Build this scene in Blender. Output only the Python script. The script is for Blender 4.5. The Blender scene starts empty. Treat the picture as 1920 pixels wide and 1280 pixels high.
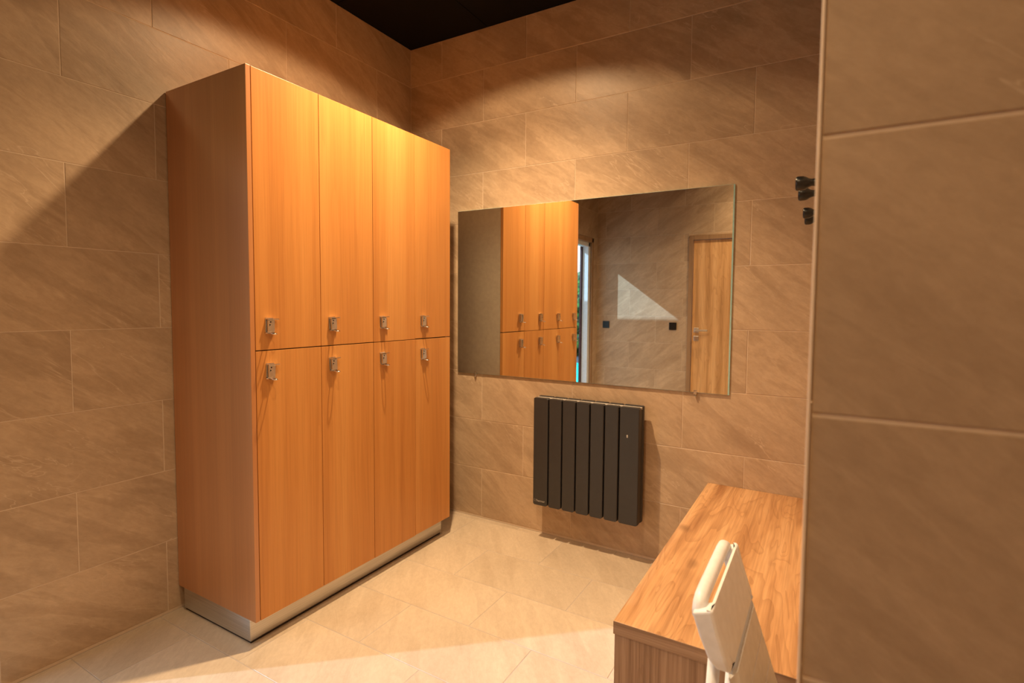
import bpy, bmesh, math, random
from mathutils import Matrix, Vector
random.seed(7)
C = bpy.context.scene.collection
SC = bpy.context.scene

# ------------------------------------------------------------------ camera, sky, lamps, exposure
cam_d = bpy.data.cameras.new('camera')
cam_d.sensor_width = 36.0
cam_d.lens = 985.4862 * 36 / 1920
cam_d.shift_x = -31.9912 / 1920
cam_d.shift_y = -13.8612 / 1920
cam_d.clip_start = 0.02
cam_d.dof.use_dof = True
cam_d.dof.focus_distance = 2.1
cam_d.dof.aperture_fstop = 4.0
cam = bpy.data.objects.new('camera', cam_d)
C.objects.link(cam)
rot = Matrix(((0.8700638345495681, -0.03427117590989376, 0.49174628652451946),
              (0.49285574412580235, 0.042138935914095704, -0.8690900560714231),
              (0.009063072939311904, 0.9985238087205437, 0.05355431007039358)))
cam.matrix_world = Matrix.Translation((2.4017, -2.6576, 1.323)) @ rot.to_4x4()
SC.camera = cam

SC.view_settings.view_transform = 'Standard'
SC.view_settings.look = 'None'
SC.view_settings.gamma = 1.0
SC.view_settings.use_curve_mapping = False
SC.view_settings.exposure = 0.0
SC.cycles.blur_glossy = 0.45
SC.cycles.max_bounces = 8

world = bpy.data.worlds.new('sky')
SC.world = world
world.use_nodes = True
bg = world.node_tree.nodes['Background']
bg.inputs['Color'].default_value = (0.62, 0.82, 1.0, 1)
bg.inputs['Strength'].default_value = 4.0

WARM = (1.0, 0.70, 0.40)


def lamp_sun(name, direction, strength, color):
    d = bpy.data.lights.new(name, 'SUN')
    d.energy = strength
    d.color = color
    d.angle = math.radians(0.6)
    o = bpy.data.objects.new(name, d)
    C.objects.link(o)
    o.rotation_euler = Vector(direction).to_track_quat('-Z', 'Y').to_euler()
    return o


def lamp_spot(name, loc, power, angle, blend=0.6, color=WARM, radius=0.03, aim=None):
    d = bpy.data.lights.new(name, 'SPOT')
    d.energy = power
    d.color = color
    d.spot_size = math.radians(angle)
    d.spot_blend = blend
    d.shadow_soft_size = radius
    o = bpy.data.objects.new(name, d)
    C.objects.link(o)
    o.location = loc
    if aim is not None:
        o.rotation_euler = (Vector(aim) - Vector(loc)).to_track_quat('-Z', 'Y').to_euler()
    return o


# hazy low sun past the open garden door, and its glint off the glazing outside
lamp_sun('sun', (1.0, -0.862, -0.733), 5.2, (0.50, 0.78, 1.0))
lamp_sun('sun_glint', (1.0, 0.862, -0.745), 2.6, (0.55, 0.74, 1.0))
# recessed ceiling spots
LZ = 2.935
for nm, at, narrow, wide in (('lockers', (0.94, -0.90, LZ), 318, 36), ('middle', (1.55, -1.78, LZ), 80, 3), ('entry', (1.85, -2.78, LZ), 98, 12)):
    lamp_spot('spot_' + nm, at, narrow, 120, 1.0)
    lamp_spot('spot_' + nm + '_spill', at, wide, 143, 0.18)

# ------------------------------------------------------------------ helpers


def link_obj(name, me, mat=None, parent=None, loc=None, rot_=None):
    o = bpy.data.objects.new(name, me)
    C.objects.link(o)
    if mat is not None and me is not None and len(me.materials) == 0:
        for m in (mat if isinstance(mat, (list, tuple)) else [mat]):
            me.materials.append(m)
    if parent is not None:
        o.parent = parent
    if loc is not None:
        o.location = loc
    if rot_ is not None:
        o.rotation_euler = rot_
    return o


def mesh_from(bm, name, smooth=False):
    bmesh.ops.recalc_face_normals(bm, faces=bm.faces)
    me = bpy.data.meshes.new(name)
    bm.to_mesh(me)
    bm.free()
    if smooth:
        for p in me.polygons:
            p.use_smooth = True
    return me


def add_box(bm, lo, hi, mi=0, bevel=0.0, seg=2):
    r = bmesh.ops.create_cube(bm, size=1.0)
    vs = r['verts']
    for v in vs:
        v.co = Vector([lo[i] + (v.co[i] + 0.5) * (hi[i] - lo[i]) for i in range(3)])
    fs = set(f for v in vs for f in v.link_faces)
    for f in fs:
        f.material_index = mi
    if bevel > 0:
        es = list(set(e for v in vs for e in v.link_edges))
        bmesh.ops.bevel(bm, geom=es, offset=bevel, segments=seg, affect='EDGES', profile=0.5)
    return vs


def add_cyl(bm, p0, p1, r0, r1=None, seg=16, mi=0):
    r1 = r0 if r1 is None else r1
    p0, p1 = Vector(p0), Vector(p1)
    d = p1 - p0
    m = Matrix.Translation((p0 + p1) / 2) @ d.to_track_quat('Z', 'Y').to_matrix().to_4x4()
    r = bmesh.ops.create_cone(bm, cap_ends=True, segments=seg, radius1=r0, radius2=r1, depth=d.length, matrix=m)
    for f in set(f for v in r['verts'] for f in v.link_faces):
        f.material_index = mi
    return r['verts']


def add_tube(bm, pts, r, seg=12, closed=False, mi=0):
    pts = [Vector(p) for p in pts]
    rings = []
    n = len(pts)
    up = None
    for i, p in enumerate(pts):
        a = pts[(i - 1) % n] if (closed or i > 0) else p
        b = pts[(i + 1) % n] if (closed or i < n - 1) else p
        t = (b - a).normalized()
        if up is None:
            up = Vector((0, 0, 1)) if abs(t.z) < 0.9 else Vector((1, 0, 0))
        side = t.cross(up).normalized()
        up = side.cross(t).normalized()
        rr = r[i] if isinstance(r, (list, tuple)) else r
        rings.append([bm.verts.new(p + rr * (math.cos(2 * math.pi * k / seg) * side + math.sin(2 * math.pi * k / seg) * up)) for k in range(seg)])
    m = n if closed else n - 1
    for i in range(m):
        A, B = rings[i], rings[(i + 1) % n]
        for k in range(seg):
            f = bm.faces.new((A[k], A[(k + 1) % seg], B[(k + 1) % seg], B[k]))
            f.material_index = mi
            f.smooth = True
    if not closed:
        for ring in (rings[0], rings[-1]):
            f = bm.faces.new(ring)
            f.material_index = mi


def add_lathe(bm, origin, axis, prof, seg=24, mi=0):
    """prof: list of (distance along the axis, radius)"""
    origin, axis = Vector(origin), Vector(axis).normalized()
    q = axis.to_track_quat('Z', 'Y').to_matrix()
    rings = []
    for (h, r) in prof:
        rings.append([bm.verts.new(origin + q @ Vector((r * math.cos(2 * math.pi * k / seg), r * math.sin(2 * math.pi * k / seg), h))) for k in range(seg)])
    for A, B in zip(rings, rings[1:]):
        for k in range(seg):
            f = bm.faces.new((A[k], A[(k + 1) % seg], B[(k + 1) % seg], B[k]))
            f.smooth = True
            f.material_index = mi
    for ring in (rings[0], rings[-1]):
        f = bm.faces.new(ring)
        f.material_index = mi


def box_obj(name, lo, hi, mat, parent=None, bevel=0.0, seg=2):
    bm = bmesh.new()
    add_box(bm, lo, hi, 0, bevel, seg)
    return link_obj(name, mesh_from(bm, name), mat, parent)


def thing(name, label, cat, loc=(0, 0, 0), group=None):
    o = bpy.data.objects.new(name, None)
    o.empty_display_size = 0.1
    C.objects.link(o)
    o.location = loc
    tag(o, label, cat, group)
    return o


def tag(o, label, cat, group=None):
    o['label'] = label
    o['category'] = cat
    if group:
        o['group'] = group
    return o


def struct(o, label=None, cat=None):
    o['kind'] = 'structure'
    if label:
        o['label'] = label
        o['category'] = cat
    return o


# ------------------------------------------------------------------ materials


class NT:
    def __init__(self, name):
        self.m = bpy.data.materials.new(name)
        self.m.use_nodes = True
        self.t = self.m.node_tree
        self.b = self.t.nodes['Principled BSDF']

    def n(self, kind, **kw):
        x = self.t.nodes.new(kind)
        for k, v in kw.items():
            if k.startswith('i_'):
                x.inputs[k[2:].replace('_', ' ')].default_value = v
            else:
                setattr(x, k, v)
        return x

    def l(self, a, b):
        self.t.links.new(a, b)

    def ramp(self, fac, stops, interp='LINEAR'):
        r = self.n('ShaderNodeValToRGB')
        r.color_ramp.interpolation = interp
        el = r.color_ramp.elements
        while len(el) < len(stops):
            el.new(0.5)
        for e, (p, c) in zip(el, stops):
            e.position = p
            e.color = (*c, 1) if len(c) == 3 else c
        self.l(fac, r.inputs['Fac'])
        return r.outputs['Color']

    def mix(self, fac, a, b, mode='MIX'):
        x = self.n('ShaderNodeMix', data_type='RGBA', blend_type=mode)
        for sock, v in ((x.inputs[0], fac), (x.inputs[6], a), (x.inputs[7], b)):
            if isinstance(v, (int, float)):
                sock.default_value = v
            elif isinstance(v, tuple):
                sock.default_value = (*v, 1) if len(v) == 3 else v
            else:
                self.l(v, sock)
        return x.outputs[2]

    def math(self, op, a, b=0.0):
        x = self.n('ShaderNodeMath', operation=op)
        for s, v in zip(x.inputs, (a, b)):
            if isinstance(v, (int, float)):
                s.default_value = v
            else:
                self.l(v, s)
        return x.outputs[0]

    def coords(self, rnd=37.0):
        """object coordinates shifted by a random amount per object"""
        tc = self.n('ShaderNodeTexCoord')
        oi = self.n('ShaderNodeObjectInfo')
        mul = self.n('ShaderNodeVectorMath', operation='MULTIPLY_ADD')
        comb = self.n('ShaderNodeCombineXYZ')
        self.l(oi.outputs['Random'], comb.inputs[0])
        a = self.math('MULTIPLY', oi.outputs['Random'], 7.31)
        a = self.math('FRACT', a)
        self.l(a, comb.inputs[1])
        b = self.math('FRACT', self.math('MULTIPLY', oi.outputs['Random'], 53.7))
        self.l(b, comb.inputs[2])
        self.l(comb.outputs[0], mul.inputs[0])
        mul.inputs[1].default_value = (rnd, rnd, rnd)
        self.l(tc.outputs['Object'], mul.inputs[2])
        self.rand = oi.outputs['Random']
        return mul.outputs[0]

    def mapped(self, vec, scale, rotz=0.0):
        mp = self.n('ShaderNodeMapping')
        mp.inputs['Scale'].default_value = scale
        mp.inputs['Rotation'].default_value = (0, 0, rotz)
        self.l(vec, mp.inputs['Vector'])
        return mp.outputs[0]

    def noise(self, vec, scale, detail=4, rough=0.55, dist=0.0):
        x = self.n('ShaderNodeTexNoise')
        x.inputs['Scale'].default_value = scale
        x.inputs['Detail'].default_value = detail
        x.inputs['Roughness'].default_value = rough
        x.inputs['Distortion'].default_value = dist
        self.l(vec, x.inputs['Vector'])
        return x.outputs['Fac']

    def bump(self, h, strength, dist=0.002):
        x = self.n('ShaderNodeBump')
        x.inputs['Strength'].default_value = strength
        x.inputs['Distance'].default_value = dist
        self.l(h, x.inputs['Height'])
        self.l(x.outputs[0], self.b.inputs['Normal'])

    def set(self, **kw):
        for k, v in kw.items():
            s = self.b.inputs[k.replace('_', ' ')]
            if isinstance(v, tuple):
                s.default_value = (*v, 1) if len(v) == 3 else v
            elif isinstance(v, (int, float)):
                s.default_value = v
            else:
                self.l(v, s)


def plain(name, col, rough=0.5, metal=0.0, spec=0.5):
    k = NT(name)
    v = k.coords()
    n = k.noise(v, 40, 3)
    c = k.mix(1.0, col, k.ramp(n, [(0.3, (0.93,) * 3), (0.7, (1.05,) * 3)]), 'MULTIPLY')
    k.set(Base_Color=c, Roughness=rough, Metallic=metal, Specular_IOR_Level=spec)
    return k.m


def stone(name, base, rough=0.42, contrast=1.0, bump=0.2, ang=0.60, tone=0.03, veins=0.75):
    """riven beige stone: clefts and pale veins that run diagonally down to the right"""
    k = NT(name)
    v = k.coords()
    r = k.mapped(v, (1, 1, 1), ang)                      # diagonal grain now lies along X
    cloud = k.noise(k.mapped(r, (1.0, 2.0, 1.0)), 2.4, 5, 0.6, 0.5)
    band = k.noise(k.mapped(r, (1.3, 6.5, 2.0)), 1.6, 4, 0.55, 0.5)
    streak = k.noise(k.mapped(r, (3.0, 13.0, 3.0)), 1.7, 6, 0.68, 0.9)
    mott = k.noise(k.mapped(r, (1.0, 2.0, 1.0)), 34, 6, 0.72, 0.3)
    d = 0.13 * contrast
    col = k.mix(1.0, base, k.ramp(cloud, [(0.32, (1 - d, 1 - 1.2 * d, 1 - 1.4 * d)), (0.68, (1 + d, 1 + 0.9 * d, 1 + 0.7 * d))]), 'MULTIPLY')
    col = k.mix(0.9 * contrast, col, k.ramp(band, [(0.40, (0.90, 0.88, 0.86)), (0.475, (0.97, 0.965, 0.96)), (0.485, (1.05, 1.05, 1.05)), (0.62, (1.0, 1.0, 1.0))]), 'MULTIPLY')
    col = k.mix(0.5 * contrast, col, k.ramp(streak, [(0.34, (0.88, 0.86, 0.84)), (0.56, (1.02, 1.02, 1.02)), (0.72, (1.08, 1.07, 1.06))]), 'MULTIPLY')
    col = k.mix(0.5, col, k.ramp(mott, [(0.35, (0.84, 0.82, 0.80)), (0.65, (1.09, 1.09, 1.09))]), 'MULTIPLY')
    vn = k.noise(k.mapped(r, (1.0, 4.2, 1.5)), 1.9, 4, 0.55, 0.7)
    vein = k.ramp(vn, [(0.494, (0, 0, 0)), (0.5, (1, 1, 1)), (0.506, (0, 0, 0))])
    msk = k.ramp(k.noise(v, 2.6, 2), [(0.47, (0, 0, 0)), (0.60, (veins,) * 3)])
    vm = k.mix(1.0, vein, msk, 'MULTIPLY')
    col = k.mix(vm, col, tuple(min(1, c * q) for c, q in zip(base, (1.30, 1.34, 1.40))))
    tint = k.ramp(k.rand, [(0.0, (1 - tone, 1 - 1.15 * tone, 1 - 1.3 * tone)), (1.0, (1 + tone, 1 + tone, 1 + tone))])
    col = k.mix(1.0, col, tint, 'MULTIPLY')
    k.set(Base_Color=col, Roughness=rough, Specular_IOR_Level=0.35)
    h = k.math('ADD', k.math('ADD', k.math('MULTIPLY', mott, 0.5), k.math('MULTIPLY', streak, 0.5)), k.math('MULTIPLY', band, 1.6))
    k.bump(h, bump, 0.004)
    return k.m


def wood(name, dark, mid, light, scale=(14.0, 14.0, 0.55), rough=0.35, fine=0.5, knots=False, cath=0.35, coat=0.0, rnd=37.0):
    """grain along local Z"""
    k = NT(name)
    v = k.coords(rnd)
    g = k.noise(k.mapped(v, scale), 1.0, 4, 0.6, 0.35)
    f = k.noise(k.mapped(v, (150, 150, 3.0)), 1.0, 3, 0.6, 0.2)
    ringv = k.mapped(v, (scale[0] * 0.55, scale[1] * 0.55, scale[2] * 1.4))
    w = k.noise(ringv, 0.8, 2, 0.4, 1.6)
    ring = k.math('FRACT', k.math('MULTIPLY', w, 11.0))
    col = k.ramp(g, [(0.28, dark), (0.5, mid), (0.72, light)])
    col = k.mix(cath, col, k.ramp(ring, [(0.0, (0.80, 0.76, 0.72)), (0.35, (1.0, 1.0, 1.0)), (1.0, (1.05, 1.05, 1.05))]), 'MULTIPLY')
    col = k.mix(fine, col, k.ramp(f, [(0.32, (0.74, 0.70, 0.66)), (0.6, (1.06, 1.06, 1.06))]), 'MULTIPLY')
    if knots:
        kv = k.n('ShaderNodeTexVoronoi', feature='F1')
        kv.inputs['Scale'].default_value = 1.0
        wob = k.n('ShaderNodeVectorMath', operation='ADD')
        k.l(k.mapped(v, (9.0, 9.0, 3.4)), wob.inputs[0])
        sc = k.n('ShaderNodeVectorMath', operation='SCALE')
        nz = k.n('ShaderNodeTexNoise')
        nz.inputs['Scale'].default_value = 5.0
        k.l(v, nz.inputs['Vector'])
        k.l(nz.outputs['Color'], sc.inputs[0])
        sc.inputs['Scale'].default_value = 0.5
        k.l(sc.outputs[0], wob.inputs[1])
        k.l(wob.outputs[0], kv.inputs['Vector'])
        kn = k.ramp(kv.outputs['Distance'], [(0.04, (1, 1, 1)), (0.24, (0, 0, 0))])
        pick = k.n('ShaderNodeSeparateColor')
        k.l(kv.outputs['Color'], pick.inputs[0])
        sel = k.ramp(pick.outputs[0], [(0.42, (0, 0, 0)), (0.50, (0.75,) * 3)])
        col = k.mix(k.mix(1.0, kn, sel, 'MULTIPLY'), col, tuple(c * 0.42 for c in dark))
    k.set(Base_Color=col, Roughness=rough, Specular_IOR_Level=0.45)
    if coat:
        k.set(Coat_Weight=coat, Coat_Roughness=0.30)
    k.bump(f, 0.08, 0.001)
    return k.m


TILE = (0.47, 0.35, 0.238)
M_wall = stone('stone_wall_tile', TILE)
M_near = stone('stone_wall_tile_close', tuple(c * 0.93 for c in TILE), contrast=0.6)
M_floor = stone('stone_floor_tile', (0.53, 0.44, 0.335), rough=0.36, contrast=0.55, bump=0.06, ang=0.9, tone=0.055, veins=0.25)
M_grout = plain('grout', (0.62, 0.49, 0.36), 0.85)
M_grout_floor = plain('floor_grout', (0.42, 0.36, 0.31), 0.85)
M_black = plain('ceiling_black', (0.0035, 0.0032, 0.003), 0.75, spec=0.15)
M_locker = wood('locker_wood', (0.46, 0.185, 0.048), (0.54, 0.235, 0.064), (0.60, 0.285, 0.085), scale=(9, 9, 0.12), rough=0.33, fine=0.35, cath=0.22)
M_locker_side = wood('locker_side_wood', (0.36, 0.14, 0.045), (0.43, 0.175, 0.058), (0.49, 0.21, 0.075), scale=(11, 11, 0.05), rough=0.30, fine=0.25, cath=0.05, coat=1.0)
M_oak = wood('bench_oak', (0.30, 0.135, 0.052), (0.52, 0.285, 0.13), (0.64, 0.39, 0.20), scale=(15, 15, 1.1), rough=0.40, fine=0.7, knots=True, cath=0.85)
M_oak_door = wood('door_oak', (0.42, 0.22, 0.085), (0.66, 0.38, 0.165), (0.76, 0.47, 0.23), scale=(16, 16, 0.7), rough=0.4, fine=0.6, cath=0.6)
M_frame = wood('door_frame_wood', (0.28, 0.165, 0.085), (0.33, 0.20, 0.105), (0.38, 0.235, 0.13), scale=(14, 14, 0.5), rough=0.5)
M_dark = plain('dark_gap', (0.03, 0.02, 0.014), 0.8)
M_rad = plain('anthracite', (0.030, 0.029, 0.030), 0.42, spec=0.5)
M_blackplastic = plain('black_plastic', (0.006, 0.006, 0.006), 0.3)
M_print = plain('pale_print', (0.45, 0.42, 0.38), 0.5)
M_white = plain('white_plastic', (0.80, 0.82, 0.85), 0.35)
M_white_dull = plain('white_plastic_rib', (0.72, 0.70, 0.67), 0.45)
M_grey = plain('grey_strip', (0.58, 0.68, 0.86), 0.4)
M_chrome = plain('chrome', (0.78, 0.76, 0.74), 0.16, 1.0)
M_handle = plain('satin_steel', (0.62, 0.60, 0.58), 0.3, 1.0)
M_alu = plain('door_aluminium', (0.62, 0.66, 0.70), 0.45)
M_seal = plain('red_brown_seal', (0.06, 0.018, 0.018), 0.6)


def steel():
    k = NT('brushed_steel')
    v = k.coords(0.0)
    n = k.noise(k.mapped(v, (3, 3, 260)), 1.0, 3)
    k.set(Base_Color=k.ramp(n, [(0.3, (0.50, 0.49, 0.47)), (0.7, (0.64, 0.62, 0.60))]), Metallic=1.0, Roughness=0.34)
    return k.m


M_steel = steel()


def mirror_mat():
    k = NT('mirror_silver')
    k.set(Base_Color=(0.87, 0.885, 0.87), Metallic=1.0, Roughness=0.0)
    return k.m


M_mirror = mirror_mat()
M_edge = plain('glass_edge', (0.45, 0.78, 0.80), 0.12)

# ------------------------------------------------------------------ room shell
H = 2.967
L = 3.24            # the room's depth
XR = 2.389          # face of the right wall
YN = -2.0           # face of the near wall, where the right wall ends
XE = 3.75           # far end of the entry part
TL, TH, GAP, TT = 0.609, 0.302, 0.003, 0.010

tile_meshes = {}


def tile_mesh(w, h, mat, gap=GAP):
    key = (round(w, 3), round(h, 3), mat.name)
    if key in tile_meshes:
        return tile_meshes[key]
    bm = bmesh.new()
    a, b, e = w / 2 - gap / 2, h / 2 - gap / 2, 0.0012
    back = [bm.verts.new((x, y, -TT)) for x, y in ((-a, -b), (a, -b), (a, b), (-a, b))]
    mid = [bm.verts.new((x, y, -e)) for x, y in ((-a, -b), (a, -b), (a, b), (-a, b))]
    fr = [bm.verts.new((x, y, 0)) for x, y in ((-a + e, -b + e), (a - e, -b + e), (a - e, b - e), (-a + e, b - e))]
    bm.faces.new(fr)
    for i in range(4):
        j = (i + 1) % 4
        bm.faces.new((back[i], back[j], mid[j], mid[i]))
        bm.faces.new((mid[i], mid[j], fr[j], fr[i]))
    me = mesh_from(bm, 'tile')
    me.materials.append(mat)
    tile_meshes[key] = me
    return me


def subtract(rects, hole):
    out = []
    for (u0, u1, v0, v1) in rects:
        a0, a1, b0, b1 = hole
        if a1 <= u0 or a0 >= u1 or b1 <= v0 or b0 >= v1:
            out.append((u0, u1, v0, v1))
            continue
        if a0 > u0:
            out.append((u0, a0, v0, v1))
        if a1 < u1:
            out.append((a1, u1, v0, v1))
        m0, m1 = max(a0, u0), min(a1, u1)
        if b1 < v1:
            out.append((m0, m1, b1, v1))
        if b0 > v0:
            out.append((m0, m1, v0, b0))
    return out


def lay_tiles(parent, origin, U, V, u0, u1, v0, v1, vstart, off_even, off_odd, mat, holes=(), hrow=TH, gap=GAP):
    """brick-bond tiles on the plane origin + u*U + v*V"""
    origin, U, V = Vector(origin), Vector(U), Vector(V)
    N = U.cross(V)
    rm = Matrix((U, V, N)).transposed().to_euler()
    k0 = math.floor((v0 - vstart) / hrow)
    k = k0
    while vstart + k * hrow < v1 - 1e-4:
        a, b = max(v0, vstart + k * hrow), min(v1, vstart + (k + 1) * hrow)
        if b - a > 0.012:
            off = off_even if k % 2 == 0 else off_odd
            i = math.floor((u0 - off) / TL)
            while off + i * TL < u1 - 1e-4:
                c, d = max(u0, off + i * TL), min(u1, off + (i + 1) * TL)
                if d - c > 0.012:
                    rects = [(c, d, a, b)]
                    for h in holes:
                        rects = subtract(rects, h)
                    for (r0, r1, s0, s1) in rects:
                        if r1 - r0 < 0.012 or s1 - s0 < 0.012:
                            continue
                        me = tile_mesh(r1 - r0, s1 - s0, mat, gap)
                        p = origin + U * (r0 + r1) / 2 + V * (s0 + s1) / 2
                        # tiles sit a hair proud or low, as laid
                        p = p + N * random.uniform(-0.0004, 0.0004)
                        link_obj('tile', me, None, parent, p, rm)
                i += 1
        k += 1


# the garden door opening in the left wall and the oak door in the front wall
GD0, GD1, GDH = -3.05, -2.06, 2.06       # y0, y1, height
OD0, OD1, ODH = 1.071, 1.99, 2.10        # x0, x1, height incl. frame
S = 0.0014                               # grout sits this much behind the tile faces

bm = bmesh.new()
add_box(bm, (-0.22, GD1, 0), (-S, 0.2, H))
add_box(bm, (-0.10, -L - 0.2, 0), (-S, GD0, H))
add_box(bm, (-0.22, GD0, GDH), (-S, GD1, H))
wl = struct(link_obj('wall_left', mesh_from(bm, 'wall_left'), M_grout))
# left wall: u runs along -y so that U x V points into the room
lay_tiles(wl, (0, 0, 0), (0, 1, 0), (0, 0, 1), -L, 0, 0, H, 0.011, -1.516 - 6 * TL, -1.8145 - 6 * TL, M_wall, holes=[(GD0 - 0.02, GD1 + 0.02, -1, GDH + 0.02)])

bm = bmesh.new()
add_box(bm, (-S, S, 0), (XR + 0.2, 0.2, H))
wb = struct(link_obj('wall_back', mesh_from(bm, 'wall_back'), M_grout))
# back wall: U = -x so that U x V points to -y
lay_tiles(wb, (0, 0, 0), (1, 0, 0), (0, 0, 1), 0, XR, 0, H, 0.011, 0.5685 - TL * 2, 0.8630 - TL * 2, M_wall)
for t in wb.children:
    t.rotation_euler = (math.radians(90), 0, 0)

bm = bmesh.new()
add_box(bm, (XR + S, YN + 0.1, 0), (XR + 0.16, 0, H))
wr = struct(link_obj('wall_right', mesh_from(bm, 'wall_right'), M_grout))
lay_tiles(wr, (XR, 0, 0), (0, -1, 0), (0, 0, 1), 0, -YN, 0, H, 0.011, 0.1, 0.4, M_wall)

bm = bmesh.new()
add_box(bm, (XR + 0.16, YN + S, 0), (XE, YN + 0.16, H))
add_box(bm, (XR + S, YN + S, 0), (XR + 0.16, YN + 0.1, H))
wn = struct(link_obj('wall_near', mesh_from(bm, 'wall_near'), M_grout))
lay_tiles(wn, (0, YN, 0), (1, 0, 0), (0, 0, 1), XR, XE, 0, H, 0.0, XR, XR - 0.0, M_near, hrow=0.3015, gap=0.0045)

bm = bmesh.new()
add_box(bm, (-S, -L - 0.2, 0), (OD0, -L - S, H))
add_box(bm, (OD1, -L - 0.2, 0), (XE, -L - S, H))
add_box(bm, (OD0, -L - 0.2, ODH), (OD1, -L - S, H))
wf = struct(link_obj('wall_front', mesh_from(bm, 'wall_front'), M_grout))
lay_tiles(wf, (0, -L, 0), (-1, 0, 0), (0, 0, 1), -XE, 0, 0, H, 0.011, 0.2, 0.5, M_wall, holes=[(-OD1, -OD0, -1, ODH)])

struct(box_obj('wall_end', (XE, -L - 0.2, 0), (XE + 0.15, YN + 0.16, H), M_wall))

# floor
bm = bmesh.new()
add_box(bm, (-0.22, -L - 0.2, -0.12), (XE + 0.15, 0.2, -S * 0.6))
fl = struct(link_obj('floor', mesh_from(bm, 'floor'), M_grout_floor))
lay_tiles(fl, (0, 0, 0), (1, 0, 0), (0, 1, 0), 0, XE, -L, 0, -0.038 - 12 * 0.302, 1.456 - 3 * TL, 1.157 - 2 * TL, M_floor, holes=[(XR, XE, YN, 1)], gap=0.0025)

# ceiling of black panels
bm = bmesh.new()
add_box(bm, (-0.22, -L - 0.2, H + 0.006), (XE + 0.15, 0.2, H + 0.12))
ce = struct(link_obj('ceiling', mesh_from(bm, 'ceiling'), M_black))
pm = {}
y = 0.0
while y > -L:
    x = 0.0
    y1 = max(y - 0.6, -L)
    while x < XE:
        x1 = min(x + 0.6, XE)
        key = (round(x1 - x, 3), round(y - y1, 3))
        if key not in pm:
            b2 = bmesh.new()
            add_box(b2, (-key[0] / 2 + 0.0015, -key[1] / 2 + 0.0015, 0), (key[0] / 2 - 0.0015, key[1] / 2 - 0.0015, 0.02), 0, 0.002, 1)
            pm[key] = mesh_from(b2, 'panel')
            pm[key].materials.append(M_black)
        if not (x >= XR + 0.1 and y1 > YN):
            link_obj('panel', pm[key], None, ce, ((x + x1) / 2, (y + y1) / 2, H))
        x = x1
    y = y1

# bright corner trim where the right wall turns into the near wall
bm = bmesh.new()
add_box(bm, (XR - 0.0030, YN - 0.0012, 0.0), (XR + 0.0008, YN + 0.0045, H), 0, 0.0010, 2)
struct(link_obj('trim_1', mesh_from(bm, 'trim_1'), plain('corner_trim', (0.78, 0.64, 0.50), 0.5)))

# garden doorway: frame in the opening
bm = bmesh.new()
fw, dx0, dx1 = 0.05, -0.085, -0.012
add_box(bm, (dx0, GD0, 0), (dx1, GD0 + fw, GDH), 0, 0.004)
add_box(bm, (dx0, GD1 - fw, 0), (dx1, GD1, GDH), 0, 0.004)
add_box(bm, (dx0, GD0, GDH - fw), (dx1, GD1, GDH), 0, 0.004)
gd = struct(link_obj('door_1', mesh_from(bm, 'door_1'), M_alu))
bm = bmesh.new()
add_box(bm, (-0.01, GD0 - 0.05, 0), (0.012, GD0, GDH + 0.05), 0, 0.003)
add_box(bm, (-0.01, GD0 - 0.05, GDH), (0.012, GD1, GDH + 0.05), 0, 0.003)
link_obj('architrave', mesh_from(bm, 'architrave'), M_frame, gd)
box_obj('seal', (-0.108, GD0 + 0.004, 0.01), (-0.087, GD0 + 0.075, GDH - 0.01), M_seal, gd)
# oak door in the front wall, seen in the mirror
bm = bmesh.new()
fy0, fy1 = -L - 0.12, -L + 0.012
add_box(bm, (OD0, fy0, 0), (OD0 + 0.045, fy1, ODH), 0, 0.003)
add_box(bm, (OD1 - 0.045, fy0, 0), (OD1, fy1, ODH), 0, 0.003)
add_box(bm, (OD0 + 0.045, fy0, ODH - 0.05), (OD1 - 0.045, fy1, ODH), 0, 0.003)
od = struct(link_obj('door_2', mesh_from(bm, 'door_2'), M_frame))
leaf2 = box_obj('door_leaf', (OD0 + 0.048, -L - 0.05, 0.006), (OD1 - 0.048, -L - 0.006, ODH - 0.053), M_oak_door, od, 0.002)
bm = bmesh.new()
hx, hz = OD0 + 0.098, 1.075
add_box(bm, (hx - 0.026, -L - 0.007, hz - 0.026), (hx + 0.026, -L + 0.002, hz + 0.026), 0, 0.003)
add_cyl(bm, (hx, -L, hz), (hx, -L + 0.05, hz), 0.010)
add_box(bm, (hx - 0.011, -L + 0.038, hz - 0.010), (hx + 0.125, -L + 0.058, hz + 0.010), 0, 0.006, 3)
add_box(bm, (hx - 0.026, -L - 0.007, hz - 0.115), (hx + 0.026, -L + 0.001, hz - 0.063), 0, 0.003)
link_obj('door_handle', mesh_from(bm, 'door_handle'), M_handle, leaf2)

# outdoors beyond the garden door
struct(box_obj('ground', (-12, -14, -0.20), (-0.22, 6, -0.06), plain('terrace', (0.06, 0.07, 0.085), 0.7)))
g_pool = box_obj('water', (-6.0, -9.0, -0.07), (-0.5, -3.9, -0.045), None)
kp = NT('pool_water')
kn = kp.noise(kp.coords(0), 6, 3)
kp.set(Base_Color=(0.02, 0.55, 0.50), Roughness=0.25)
kp.bump(kn, 0.1, 0.01)
g_pool.data.materials.append(kp.m)
struct(g_pool)
hb = bmesh.new()
for i in range(620):
    p = Vector((random.uniform(-7, -1), -11 + random.uniform(-0.5, 0.5), random.uniform(-0.05, 2.1)))
    r = bmesh.ops.create_icosphere(hb, subdivisions=1, radius=random.uniform(0.16, 0.34), matrix=Matrix.Translation(p))
kh = NT('hedge_leaves')
kh.set(Base_Color=kh.ramp(kh.noise(kh.coords(0), 9, 5), [(0.4, (0.008, 0.022, 0.008)), (0.62, (0.09, 0.20, 0.04))]), Roughness=0.7)
hedge = link_obj('hedge', mesh_from(hb, 'hedge'), kh.m)
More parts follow.
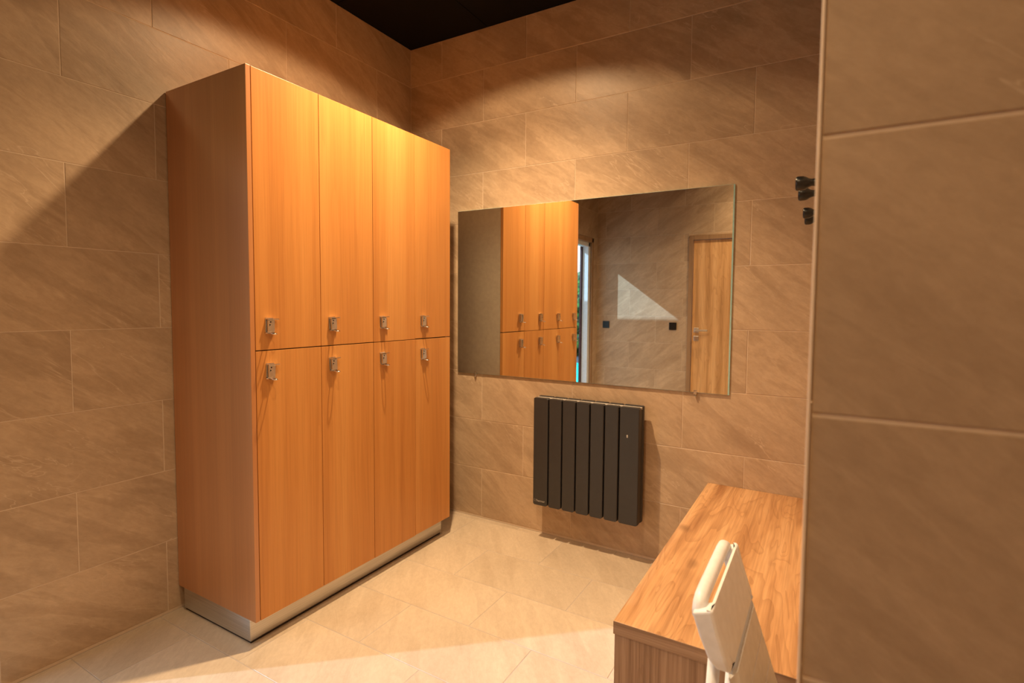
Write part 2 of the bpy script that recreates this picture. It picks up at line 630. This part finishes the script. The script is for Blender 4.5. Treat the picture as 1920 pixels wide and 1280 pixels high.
tag(hedge, 'green hedge outside the garden door, mirrored beside the lockers', 'hedge')
hedge['kind'] = 'stuff'
struct(box_obj('wall_sun_block', (-3.6, -1.62, -0.06), (-0.22, -1.5, 2.56), plain('sun_block_render', (0.55, 0.54, 0.52), 0.8)))  # unseen wall added outdoors to cut off the lower part of the sunbeam

# ------------------------------------------------------------------ lockers
D, LN, LE, LB, LT, LD = 0.545, -1.474, -0.287, 0.1035, 2.188, 1.1445
lk = thing('locker_cabinet', 'tall orange wood locker cabinet of eight doors on a steel plinth', 'lockers', (D / 2, (LN + LE) / 2, 0))
base = Vector(lk.location)


def lbox(name, lo, hi, mat, parent=lk, bevel=0.0, origin=None):
    """box with its own local origin at its centre, parented to the cabinet"""
    lo, hi = Vector(lo), Vector(hi)
    c = (lo + hi) / 2
    bm_ = bmesh.new()
    add_box(bm_, lo - c, hi - c, 0, bevel, 2)
    return link_obj(name, mesh_from(bm_, name), mat, parent, c - base)


DT = 0.019
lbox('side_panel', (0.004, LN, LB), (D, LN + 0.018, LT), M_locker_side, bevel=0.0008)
lbox('side_panel', (0.004, LE - 0.018, LB), (D - DT - 0.001, LE, LT), plain('locker_far_side', (0.48, 0.39, 0.30), 0.4), bevel=0.0008)  # greyish beige, lightened to stand in for light thrown back by the mirror
lbox('top_panel', (0.004, LN + 0.018, LT - 0.019), (D - DT - 0.001, LE - 0.018, LT), M_locker, bevel=0.0008)
lbox('bottom_panel', (0.004, LN + 0.018, LB), (D - DT - 0.001, LE - 0.018, LB + 0.019), M_locker)
lbox('back_panel', (0.004, LN + 0.018, LB + 0.019), (0.012, LE - 0.018, LT - 0.019), M_dark)
# carcass partitions seen as dark lines in the gaps
ybounds = [LN + 0.0195, -1.1605, -0.8655, -0.5770, LE]
for yb in ybounds[1:4]:
    lbox('divider', (0.013, yb - 0.009, LB + 0.02), (D - DT - 0.001, yb + 0.009, LT - 0.02), M_dark)
lbox('shelf', (0.013, LN + 0.019, LD - 0.009), (D - DT - 0.0015, LE - 0.019, LD + 0.009), M_dark)

# plinth
bm = bmesh.new()
PX = 0.499
add_box(bm, (0.03 - base.x, LN + 0.006 - base.y, 0.010), (PX - base.x, LE - 0.02 - base.y, LB - 0.0005), 0, 0.004, 3)
link_obj('plinth', mesh_from(bm, 'plinth', True), M_steel, lk)
lbox('plinth_base_strip', (0.034, LN + 0.012, 0.0), (PX - 0.006, LE - 0.026, 0.012), M_dark)  # dark set-back strip between plinth and floor


# latch: chrome hasp with a tongue above and a ring below, projecting along +x
def latch_mesh(tilt=0.0):
    b = bmesh.new()
    add_box(b, (0, -0.017, -0.030), (0.003, 0.017, 0.030), 0, 0.001, 1)            # back plate
    add_box(b, (0.003, -0.012, -0.024), (0.013, 0.014, 0.024), 0, 0.002, 2)        # body
    add_box(b, (0.002, -0.016, 0.024), (0.020, 0.030, 0.0275), 0, 0.0012, 2)       # tongue above
    add_box(b, (0.012, -0.015, -0.023), (0.016, 0.014, 0.022), 0, 0.001, 1)        # hinged flap
    add_cyl(b, (0.003, -0.018, -0.026), (0.003, 0.018, -0.026), 0.0045, seg=12)    # hinge roll
    pts = [(0.010, -0.009, -0.028), (0.030, -0.010, -0.029), (0.040, -0.006, -0.030), (0.043, 0.0, -0.030),
           (0.040, 0.006, -0.030), (0.030, 0.010, -0.029), (0.010, 0.009, -0.028)]
    add_tube(b, pts, 0.0022, 8)                                                    # staple ring
    for (yy, zz) in ((-0.004, 0.015), (-0.007, 0.004)):
        add_cyl(b, (0.0155, yy, zz), (0.0168, yy, zz), 0.0028, seg=10, mi=1)       # dark holes
    add_cyl(b, (0.0155, -0.008, -0.002), (0.018, -0.008, -0.002), 0.0026, seg=10)  # rivet
    bmesh.ops.rotate(b, verts=b.verts, cent=(0, 0, 0), matrix=Matrix.Rotation(tilt, 3, 'X'))
    me_ = mesh_from(b, 'latch')
    me_.materials.append(M_chrome)
    me_.materials.append(M_blackplastic)
    return me_


LM = [latch_mesh(0.05), latch_mesh(-0.02), latch_mesh(0.0), latch_mesh(0.03)]
n = 0
for row, (z0, z1, lz) in enumerate(((LD + 0.002, LT - 0.001, 1.238), (LB, LD - 0.002, 1.064))):
    for c in range(4):
        y0, y1 = ybounds[c] + 0.0013, ybounds[c + 1] - 0.0013
        dz = (0.0, 0.0, -0.0008, 0.0012)[c]
        d = lbox('door', (D - DT, y0, z0 + dz), (D, y1, z1), M_locker, bevel=0.0008)
        cc = Vector(d.location) + base
        link_obj('latch', LM[(n * 3 + 1) % 4], None, d, Vector((D, y0 + 0.055, lz)) - cc)
        n += 1

# ------------------------------------------------------------------ mirror
MX0, MX1, MZ0, MZ1 = 0.388, 2.007, 0.904, 1.903
mr = thing('wall_mirror', 'wide frameless mirror on the tiled back wall above the dark radiator', 'mirror', ((MX0 + MX1) / 2, -0.006, MZ0))
mb = Vector(mr.location)
bm = bmesh.new()
yb_, yf = 0.0055, -0.006
yb_ = -0.0005 - mb.y
yf = -0.0095 - mb.y
bw = 0.0045
x0, x1, z0, z1 = MX0 - mb.x, MX1 - mb.x, 0.0, MZ1 - MZ0
back = [bm.verts.new((x, yb_, z)) for x, z in ((x0, z0), (x1, z0), (x1, z1), (x0, z1))]
side = [bm.verts.new((x, yf + 0.003, z)) for x, z in ((x0, z0), (x1, z0), (x1, z1), (x0, z1))]
front = [bm.verts.new((x, yf, z)) for x, z in ((x0 + bw * 0.3, z0 + bw * 0.3), (x1 - 0.0065, z0 + bw * 0.3), (x1 - 0.0065, z1 - bw * 0.3), (x0 + bw * 0.3, z1 - bw * 0.3))]
f = bm.faces.new(front)
f.material_index = 0
for i in range(4):
    j = (i + 1) % 4
    bm.faces.new((back[i], back[j], side[j], side[i])).material_index = 1
    bm.faces.new((side[i], side[j], front[j], front[i])).material_index = 1
bm.faces.new(back).material_index = 1
glass = link_obj('mirror_glass', mesh_from(bm, 'mirror_glass'), [M_mirror, M_edge], mr)
for cx in (0.525, 1.849):
    b2 = bmesh.new()
    add_box(b2, (-0.008, -0.0145, -0.008), (0.008, -0.0005, -0.0005), 0, 0.0015, 2)
    add_box(b2, (-0.008, -0.0145, -0.0005), (0.008, -0.011, 0.010), 0, 0.0015, 2)
    add_cyl(b2, (0, -0.012, -0.020), (0, -0.003, -0.010), 0.0045, seg=12)
    link_obj('clip', mesh_from(b2, 'clip'), M_chrome, mr, Vector((cx, 0, MZ0)) - mb)

# ------------------------------------------------------------------ radiator
RZ0, RZ1 = 0.207, 0.813
rd = thing('radiator', 'dark anthracite panel radiator of seven vertical slats below the mirror', 'radiator', (1.295, 0, RZ0))
rb = Vector(rd.location)
rbounds = [0.9885, 1.0850, 1.1675, 1.2495, 1.3310, 1.4120, 1.4930, 1.6030]


def slat_mesh(w, h, t, ch, round_=0.006):
    """front slab with clipped corners and rounded long edges; local origin bottom centre, front at y=-t"""
    b = bmesh.new()
    prof = []
    for k in range(5):
        a = math.pi / 2 * k / 4
        prof.append((-w / 2 + round_ * (1 - math.cos(a)) , -t + round_ * (1 - math.sin(a))))
    prof = prof + [(-x, y_) for x, y_ in reversed(prof)]
    prof = [(-w / 2, 0)] + prof + [(w / 2, 0)]
    rings = []
    for (zz, sx) in ((0, ch), (ch * 0.8, 0), (h - ch * 0.8, 0), (h, ch)):
        rings.append([b.verts.new((x * (1 - 2 * sx / w), y_, zz)) for x, y_ in prof])
    for A, B in zip(rings, rings[1:]):
        for k in range(len(prof)):
            q = (k + 1) % len(prof)
            fc = b.faces.new((A[k], A[q], B[q], B[k]))
    b.faces.new(rings[0])
    b.faces.new(rings[-1])
    return mesh_from(b, 'slat')


for i in range(7):
    a, b_ = rbounds[i], rbounds[i + 1]
    w = b_ - a - 0.006
    me = slat_mesh(w, RZ1 - RZ0, 0.030, 0.007)
    me.materials.append(M_rad)
    s = link_obj('slat', me, None, rd, ((a + b_) / 2 - rb.x, -0.0765, 0))
    me2 = slat_mesh(w, RZ1 - RZ0 + 0.002, 0.022, 0.005)
    me2.materials.append(M_rad)
    link_obj('rear_slat', me2, None, rd, ((a + b_) / 2 - rb.x + 0.004, -0.034, 0.002))
    if i == 6:
        bd = bmesh.new()
        add_box(bd, (-0.0035, -0.0015, -0.007), (0.0035, 0, 0.007), 0, 0.0006, 1)
        dsp = link_obj('indicator', mesh_from(bd, 'indicator'), M_print, s, (1.538 - (a + b_) / 2, -0.0298, 0.664 - RZ0))
        dsp['label'] = 'small pale indicator'
    if i == 0:
        cu = bpy.data.curves.new('lettering', 'FONT')
        cu.body = 'Thermor'
        cu.size = 0.016
        cu.extrude = 0.0003
        cu.align_x = 'CENTER'
        to = bpy.data.objects.new('lettering_tmp', cu)
        C.objects.link(to)
        dg = bpy.context.evaluated_depsgraph_get()
        tm = bpy.data.meshes.new_from_object(to.evaluated_get(dg))
        bpy.data.objects.remove(to)
        tm.name = 'lettering'
        tm.materials.clear()
        tm.materials.append(M_print)
        link_obj('lettering', tm, None, s, (0.002, -0.0302, 0.020), (math.radians(90), 0, 0))
        bs = bmesh.new()
        add_tube(bs, [(-0.034, -0.0302, 0.034), (-0.037, -0.0302, 0.026), (-0.030, -0.0302, 0.019)], 0.0006, 6)
        link_obj('emblem', mesh_from(bs, 'emblem'), M_print, s)
# core joining the slats, and the wall bracket
bm = bmesh.new()
add_box(bm, (0.998 - rb.x, -0.0770, 0.006), (1.600 - rb.x, -0.052, RZ1 - RZ0 - 0.0125), 0, 0.002)
core = link_obj('core', mesh_from(bm, 'core'), M_rad, rd)
box_obj('top_highlight', (0.996 - rb.x, -0.0765, RZ1 - RZ0 - 0.012), (1.600 - rb.x, -0.055, RZ1 - RZ0 - 0.001), plain('top_highlight_pale', (0.40, 0.36, 0.32), 0.5), rd, 0.001)  # pale strip stands in for light caught along the radiator's top
bm = bmesh.new()
add_box(bm, (1.02 - rb.x, -0.040, 0.05), (1.585 - rb.x, -0.020, RZ1 - RZ0 - 0.05), 0, 0.002)
for xx in (1.12, 1.48):
    add_box(bm, (xx - 0.02 - rb.x, -0.021, 0.03), (xx + 0.02 - rb.x, 0.0, RZ1 - RZ0 - 0.03), 0, 0.002)
link_obj('wall_bracket', mesh_from(bm, 'wall_bracket'), M_blackplastic, rd)

# ------------------------------------------------------------------ bench
BX0, BX1, BY0, BZ = 1.920, XR - 0.002, -1.320, 0.4615
bn = thing('bench', 'box bench of knotty oak boards against the right wall', 'bench', ((BX0 + BX1) / 2, BY0 / 2, 0))
bb = Vector(bn.location)


def bench_board(name, lo, hi, grain, bevel=0.001):
    """board whose grain follows 'y' or 'z' or 'x'; the mesh is built with its grain on local Z"""
    lo, hi = Vector(lo), Vector(hi)
    c = (lo + hi) / 2
    s = (hi - lo) / 2
    if grain == 'y':
        r = Matrix.Rotation(math.radians(-90), 3, 'X')     # local Z -> +Y
    elif grain == 'x':
        r = Matrix.Rotation(math.radians(90), 3, 'Y')
    else:
        r = Matrix.Identity(3)
    ls = r.inverted() @ s
    ls = Vector([abs(q) for q in ls])
    b = bmesh.new()
    add_box(b, -ls, ls, 0, bevel, 2)
    return link_obj(name, mesh_from(b, name), M_oak, bn, c - bb, r.to_euler())


M_end = wood('bench_end_wood', (0.20, 0.11, 0.062), (0.33, 0.20, 0.12), (0.42, 0.27, 0.17), scale=(42, 42, 0.8), rough=0.45, fine=0.8, cath=0.4)
tp = bench_board('bench_top', (BX0, BY0, BZ - 0.036), (BX1, -0.002, BZ), 'y')
ed = bench_board('edge_band', (BX0, BY0 - 0.0015, BZ - 0.036), (BX1, BY0, BZ - 0.0004), 'x', 0.0002)
ed.data.materials.clear()
ed.data.materials.append(M_end)
ep = bench_board('end_panel', (BX0 + 0.003, BY0 + 0.002, 0.0), (BX1, BY0 + 0.021, BZ - 0.0365), 'z')
ep.data.materials.clear()
ep.data.materials.append(M_end)
bench_board('front_panel', (BX0 + 0.003, BY0 + 0.0215, 0.0), (BX0 + 0.022, -0.002, BZ - 0.0365), 'y')

# ------------------------------------------------------------------ white folding stool beside the bench
TZ = 0.80
st = thing('folding_chair', 'white plastic folding chair with a round grab bar, standing before the oak bench', 'chair', (2.27, -1.58, 0))
sb = Vector(st.location)
TAN = 0.275


def P(s, y, off=0.0):
    """point on the leaning back: s = height below the top edge, off = distance towards +x (front)"""
    return Vector((2.247 + s * TAN + off, y, TZ - s)) - sb


def shell(name, rows, thick, mat, parent=st, seg=10):
    """rows: (s, y0, y1); a smooth plate that follows the lean, thick towards -x"""
    b = bmesh.new()
    F, B = [], []
    for (s, y0, y1) in rows:
        fr_, bk_ = [], []
        for k in range(seg + 1):
            t = k / seg
            yv = y0 + (y1 - y0) * t
            edge = min(t, 1 - t) * abs(y1 - y0)
            rr = 0.012
            cv = 0.0 if edge > rr else -(rr - math.sqrt(max(0, rr * rr - (rr - edge) ** 2))) * 0.8
            fr_.append(b.verts.new(P(s, yv, cv)))
            bk_.append(b.verts.new(P(s, yv, -thick - cv * 0.3)))
        F.append(fr_)
        B.append(bk_)
    m = len(rows)
    for i in range(m - 1):
        for k in range(seg):
            b.faces.new((F[i][k], F[i][k + 1], F[i + 1][k + 1], F[i + 1][k]))
            b.faces.new((B[i][k], B[i + 1][k], B[i + 1][k + 1], B[i][k + 1]))
        b.faces.new((F[i][0], F[i + 1][0], B[i + 1][0], B[i][0]))
        b.faces.new((F[i][seg], B[i][seg], B[i + 1][seg], F[i + 1][seg]))
    for i in (0, m - 1):
        for k in range(seg):
            b.faces.new((F[i][k], F[i][k + 1], B[i][k + 1], B[i][k]))
    o = link_obj(name, mesh_from(b, name, False), mat, parent)
    return o


YA, YB = -1.735, -1.432
shell('backrest', [(0.0, YA, YB), (0.010, YA, YB + 0.003), (0.055, YA + 0.003, YB + 0.010), (0.092, YA + 0.010, YB + 0.018), (0.110, YA + 0.022, YB + 0.022), (0.116, YA + 0.034, YB + 0.020)], 0.005, M_white)
# thick cheeks at both ends of the backrest that carry the bar
for (ya_, yb__) in ((YA - 0.002, YA + 0.034), (YB - 0.026, YB)):
    bm = bmesh.new()
    rows = []
    for s, dxx, yo, dr in ((-0.0015, 0.037, 0.0, 0.012), (0.04, 0.035, 0.002, 0.012), (0.09, 0.031, 0.009, 0.004), (0.113, 0.024, 0.020, 0.0)):
        rows.append([P(s + dr, ya_ + yo, -dxx), P(s, ya_ + yo, 0.0008), P(s, yb__ + yo * 0.6, 0.0008), P(s + dr, yb__ + yo * 0.6, -dxx)])
    vs = [[bm.verts.new(v) for v in r] for r in rows]
    for A, B in zip(vs, vs[1:]):
        for k in range(4):
            q = (k + 1) % 4
            bm.faces.new((A[k], A[q], B[q], B[k]))
    bm.faces.new(vs[0])
    bm.faces.new(vs[-1])
    bmesh.ops.bevel(bm, geom=list(bm.edges), offset=0.005, segments=3, affect='EDGES', profile=0.5)
    link_obj('cheek', mesh_from(bm, 'cheek'), M_white, st)
# grab bar: a fat tube that rises from one cheek, runs level and drops into the other
bar = []
for (yy, up) in ((YA + 0.020, -0.020), (YA + 0.019, -0.010), (YA + 0.023, -0.001), (YA + 0.036, 0.005), (YA + 0.06, 0.007),
                 (-1.58, 0.007), (YB - 0.055, 0.007), (YB - 0.034, 0.005), (YB - 0.020, -0.001), (YB - 0.015, -0.012), (YB - 0.014, -0.03)):
    bar.append(P(0, yy, -0.0245) + Vector((0, 0, up - 0.003)))
bm = bmesh.new()
add_tube(bm, bar, 0.0128, 20)
link_obj('grab_bar', mesh_from(bm, 'grab_bar', True), M_white, st)
# grey strip in the joint under the backrest, then the ribbed folded seat
strip = shell('joint_strip', [(0.110, -1.675, -1.405), (0.136, -1.685, -1.388)], 0.006, M_grey)
strip.location = (-0.004, 0, 0)
strip['label'] = 'pale grey strip'
for k in range(5):
    s0, s1 = 0.134 + 0.062 * k, 0.134 + 0.062 * k + 0.0588
    ya_, yb__ = -1.70 - 0.006 * k, -1.398 + 0.014 * k
    shell('rib', [(s0, ya_, yb__), (s0 + 0.004, ya_, yb__ + 0.001), (s1 - 0.004, ya_ - 0.005, yb__ + 0.013), (s1, ya_ - 0.005, yb__ + 0.013)], 0.014, M_white_dull)
for (yy, xx) in ((-1.70, 2.345), (-1.375, 2.345), (-1.69, 2.215), (-1.40, 2.215)):
    bm = bmesh.new()
    top = Vector((2.34, yy, 0.40)) if xx > 2.3 else Vector((2.246, yy, 0.70))
    add_tube(bm, [Vector((xx, yy, 0.0)) - sb, Vector((xx, yy, 0.02)) - sb, top - sb], [0.014, 0.012, 0.011], 12)
    link_obj('leg', mesh_from(bm, 'leg', True), M_white, st)

# ------------------------------------------------------------------ coat pegs on the right wall
pegs = [(-1.235, 'black coat peg high on the right wall, nearest the wall corner'),
        (-1.100, 'black coat peg just below and behind the nearest peg'),
        (-0.790, 'third black coat peg along the right wall, at the back of the row'),
        (-0.650, 'farthest black coat peg, half hidden behind the third one')]
for (py, lab) in pegs:
    t = thing('coat_peg', lab, 'hook', (XR, py, 1.62), 'coat pegs on the right wall')
    b = bmesh.new()
    add_lathe(b, (0, 0, 0), (-1, 0, 0), [(0.0, 0.020), (0.003, 0.0205), (0.006, 0.020)], 20)
    link_obj('rose', mesh_from(b, 'rose'), M_blackplastic, t)
    b = bmesh.new()
    add_lathe(b, (-0.005, 0, 0), (-1, 0, 0), [(0.0, 0.016), (0.006, 0.0125), (0.016, 0.009), (0.024, 0.0085), (0.030, 0.0105), (0.037, 0.015), (0.042, 0.0165), (0.054, 0.0168), (0.057, 0.0155), (0.0585, 0.012)], 24)
    link_obj('peg', mesh_from(b, 'peg'), M_blackplastic, t)

# ------------------------------------------------------------------ sockets on the front wall, seen in the mirror
for (sx, lab) in ((0.126, 'square black socket mirrored near the room corner'), (0.914, 'square black socket mirrored beside the oak door')):
    t = thing('wall_socket', lab, 'socket', (sx, -L, 1.112), 'black sockets on the wall opposite the mirror')
    b = bmesh.new()
    add_box(b, (-0.041, 0.0, -0.041), (0.041, 0.010, 0.041), 0, 0.003, 2)
    link_obj('cover_plate', mesh_from(b, 'cover_plate'), M_blackplastic, t)
    b = bmesh.new()
    add_lathe(b, (0, 0.010, 0), (0, 1, 0), [(0, 0.022), (0.0015, 0.022), (0.0015, 0.019), (0.0004, 0.019)], 24)
    link_obj('insert', mesh_from(b, 'insert'), M_blackplastic, t)
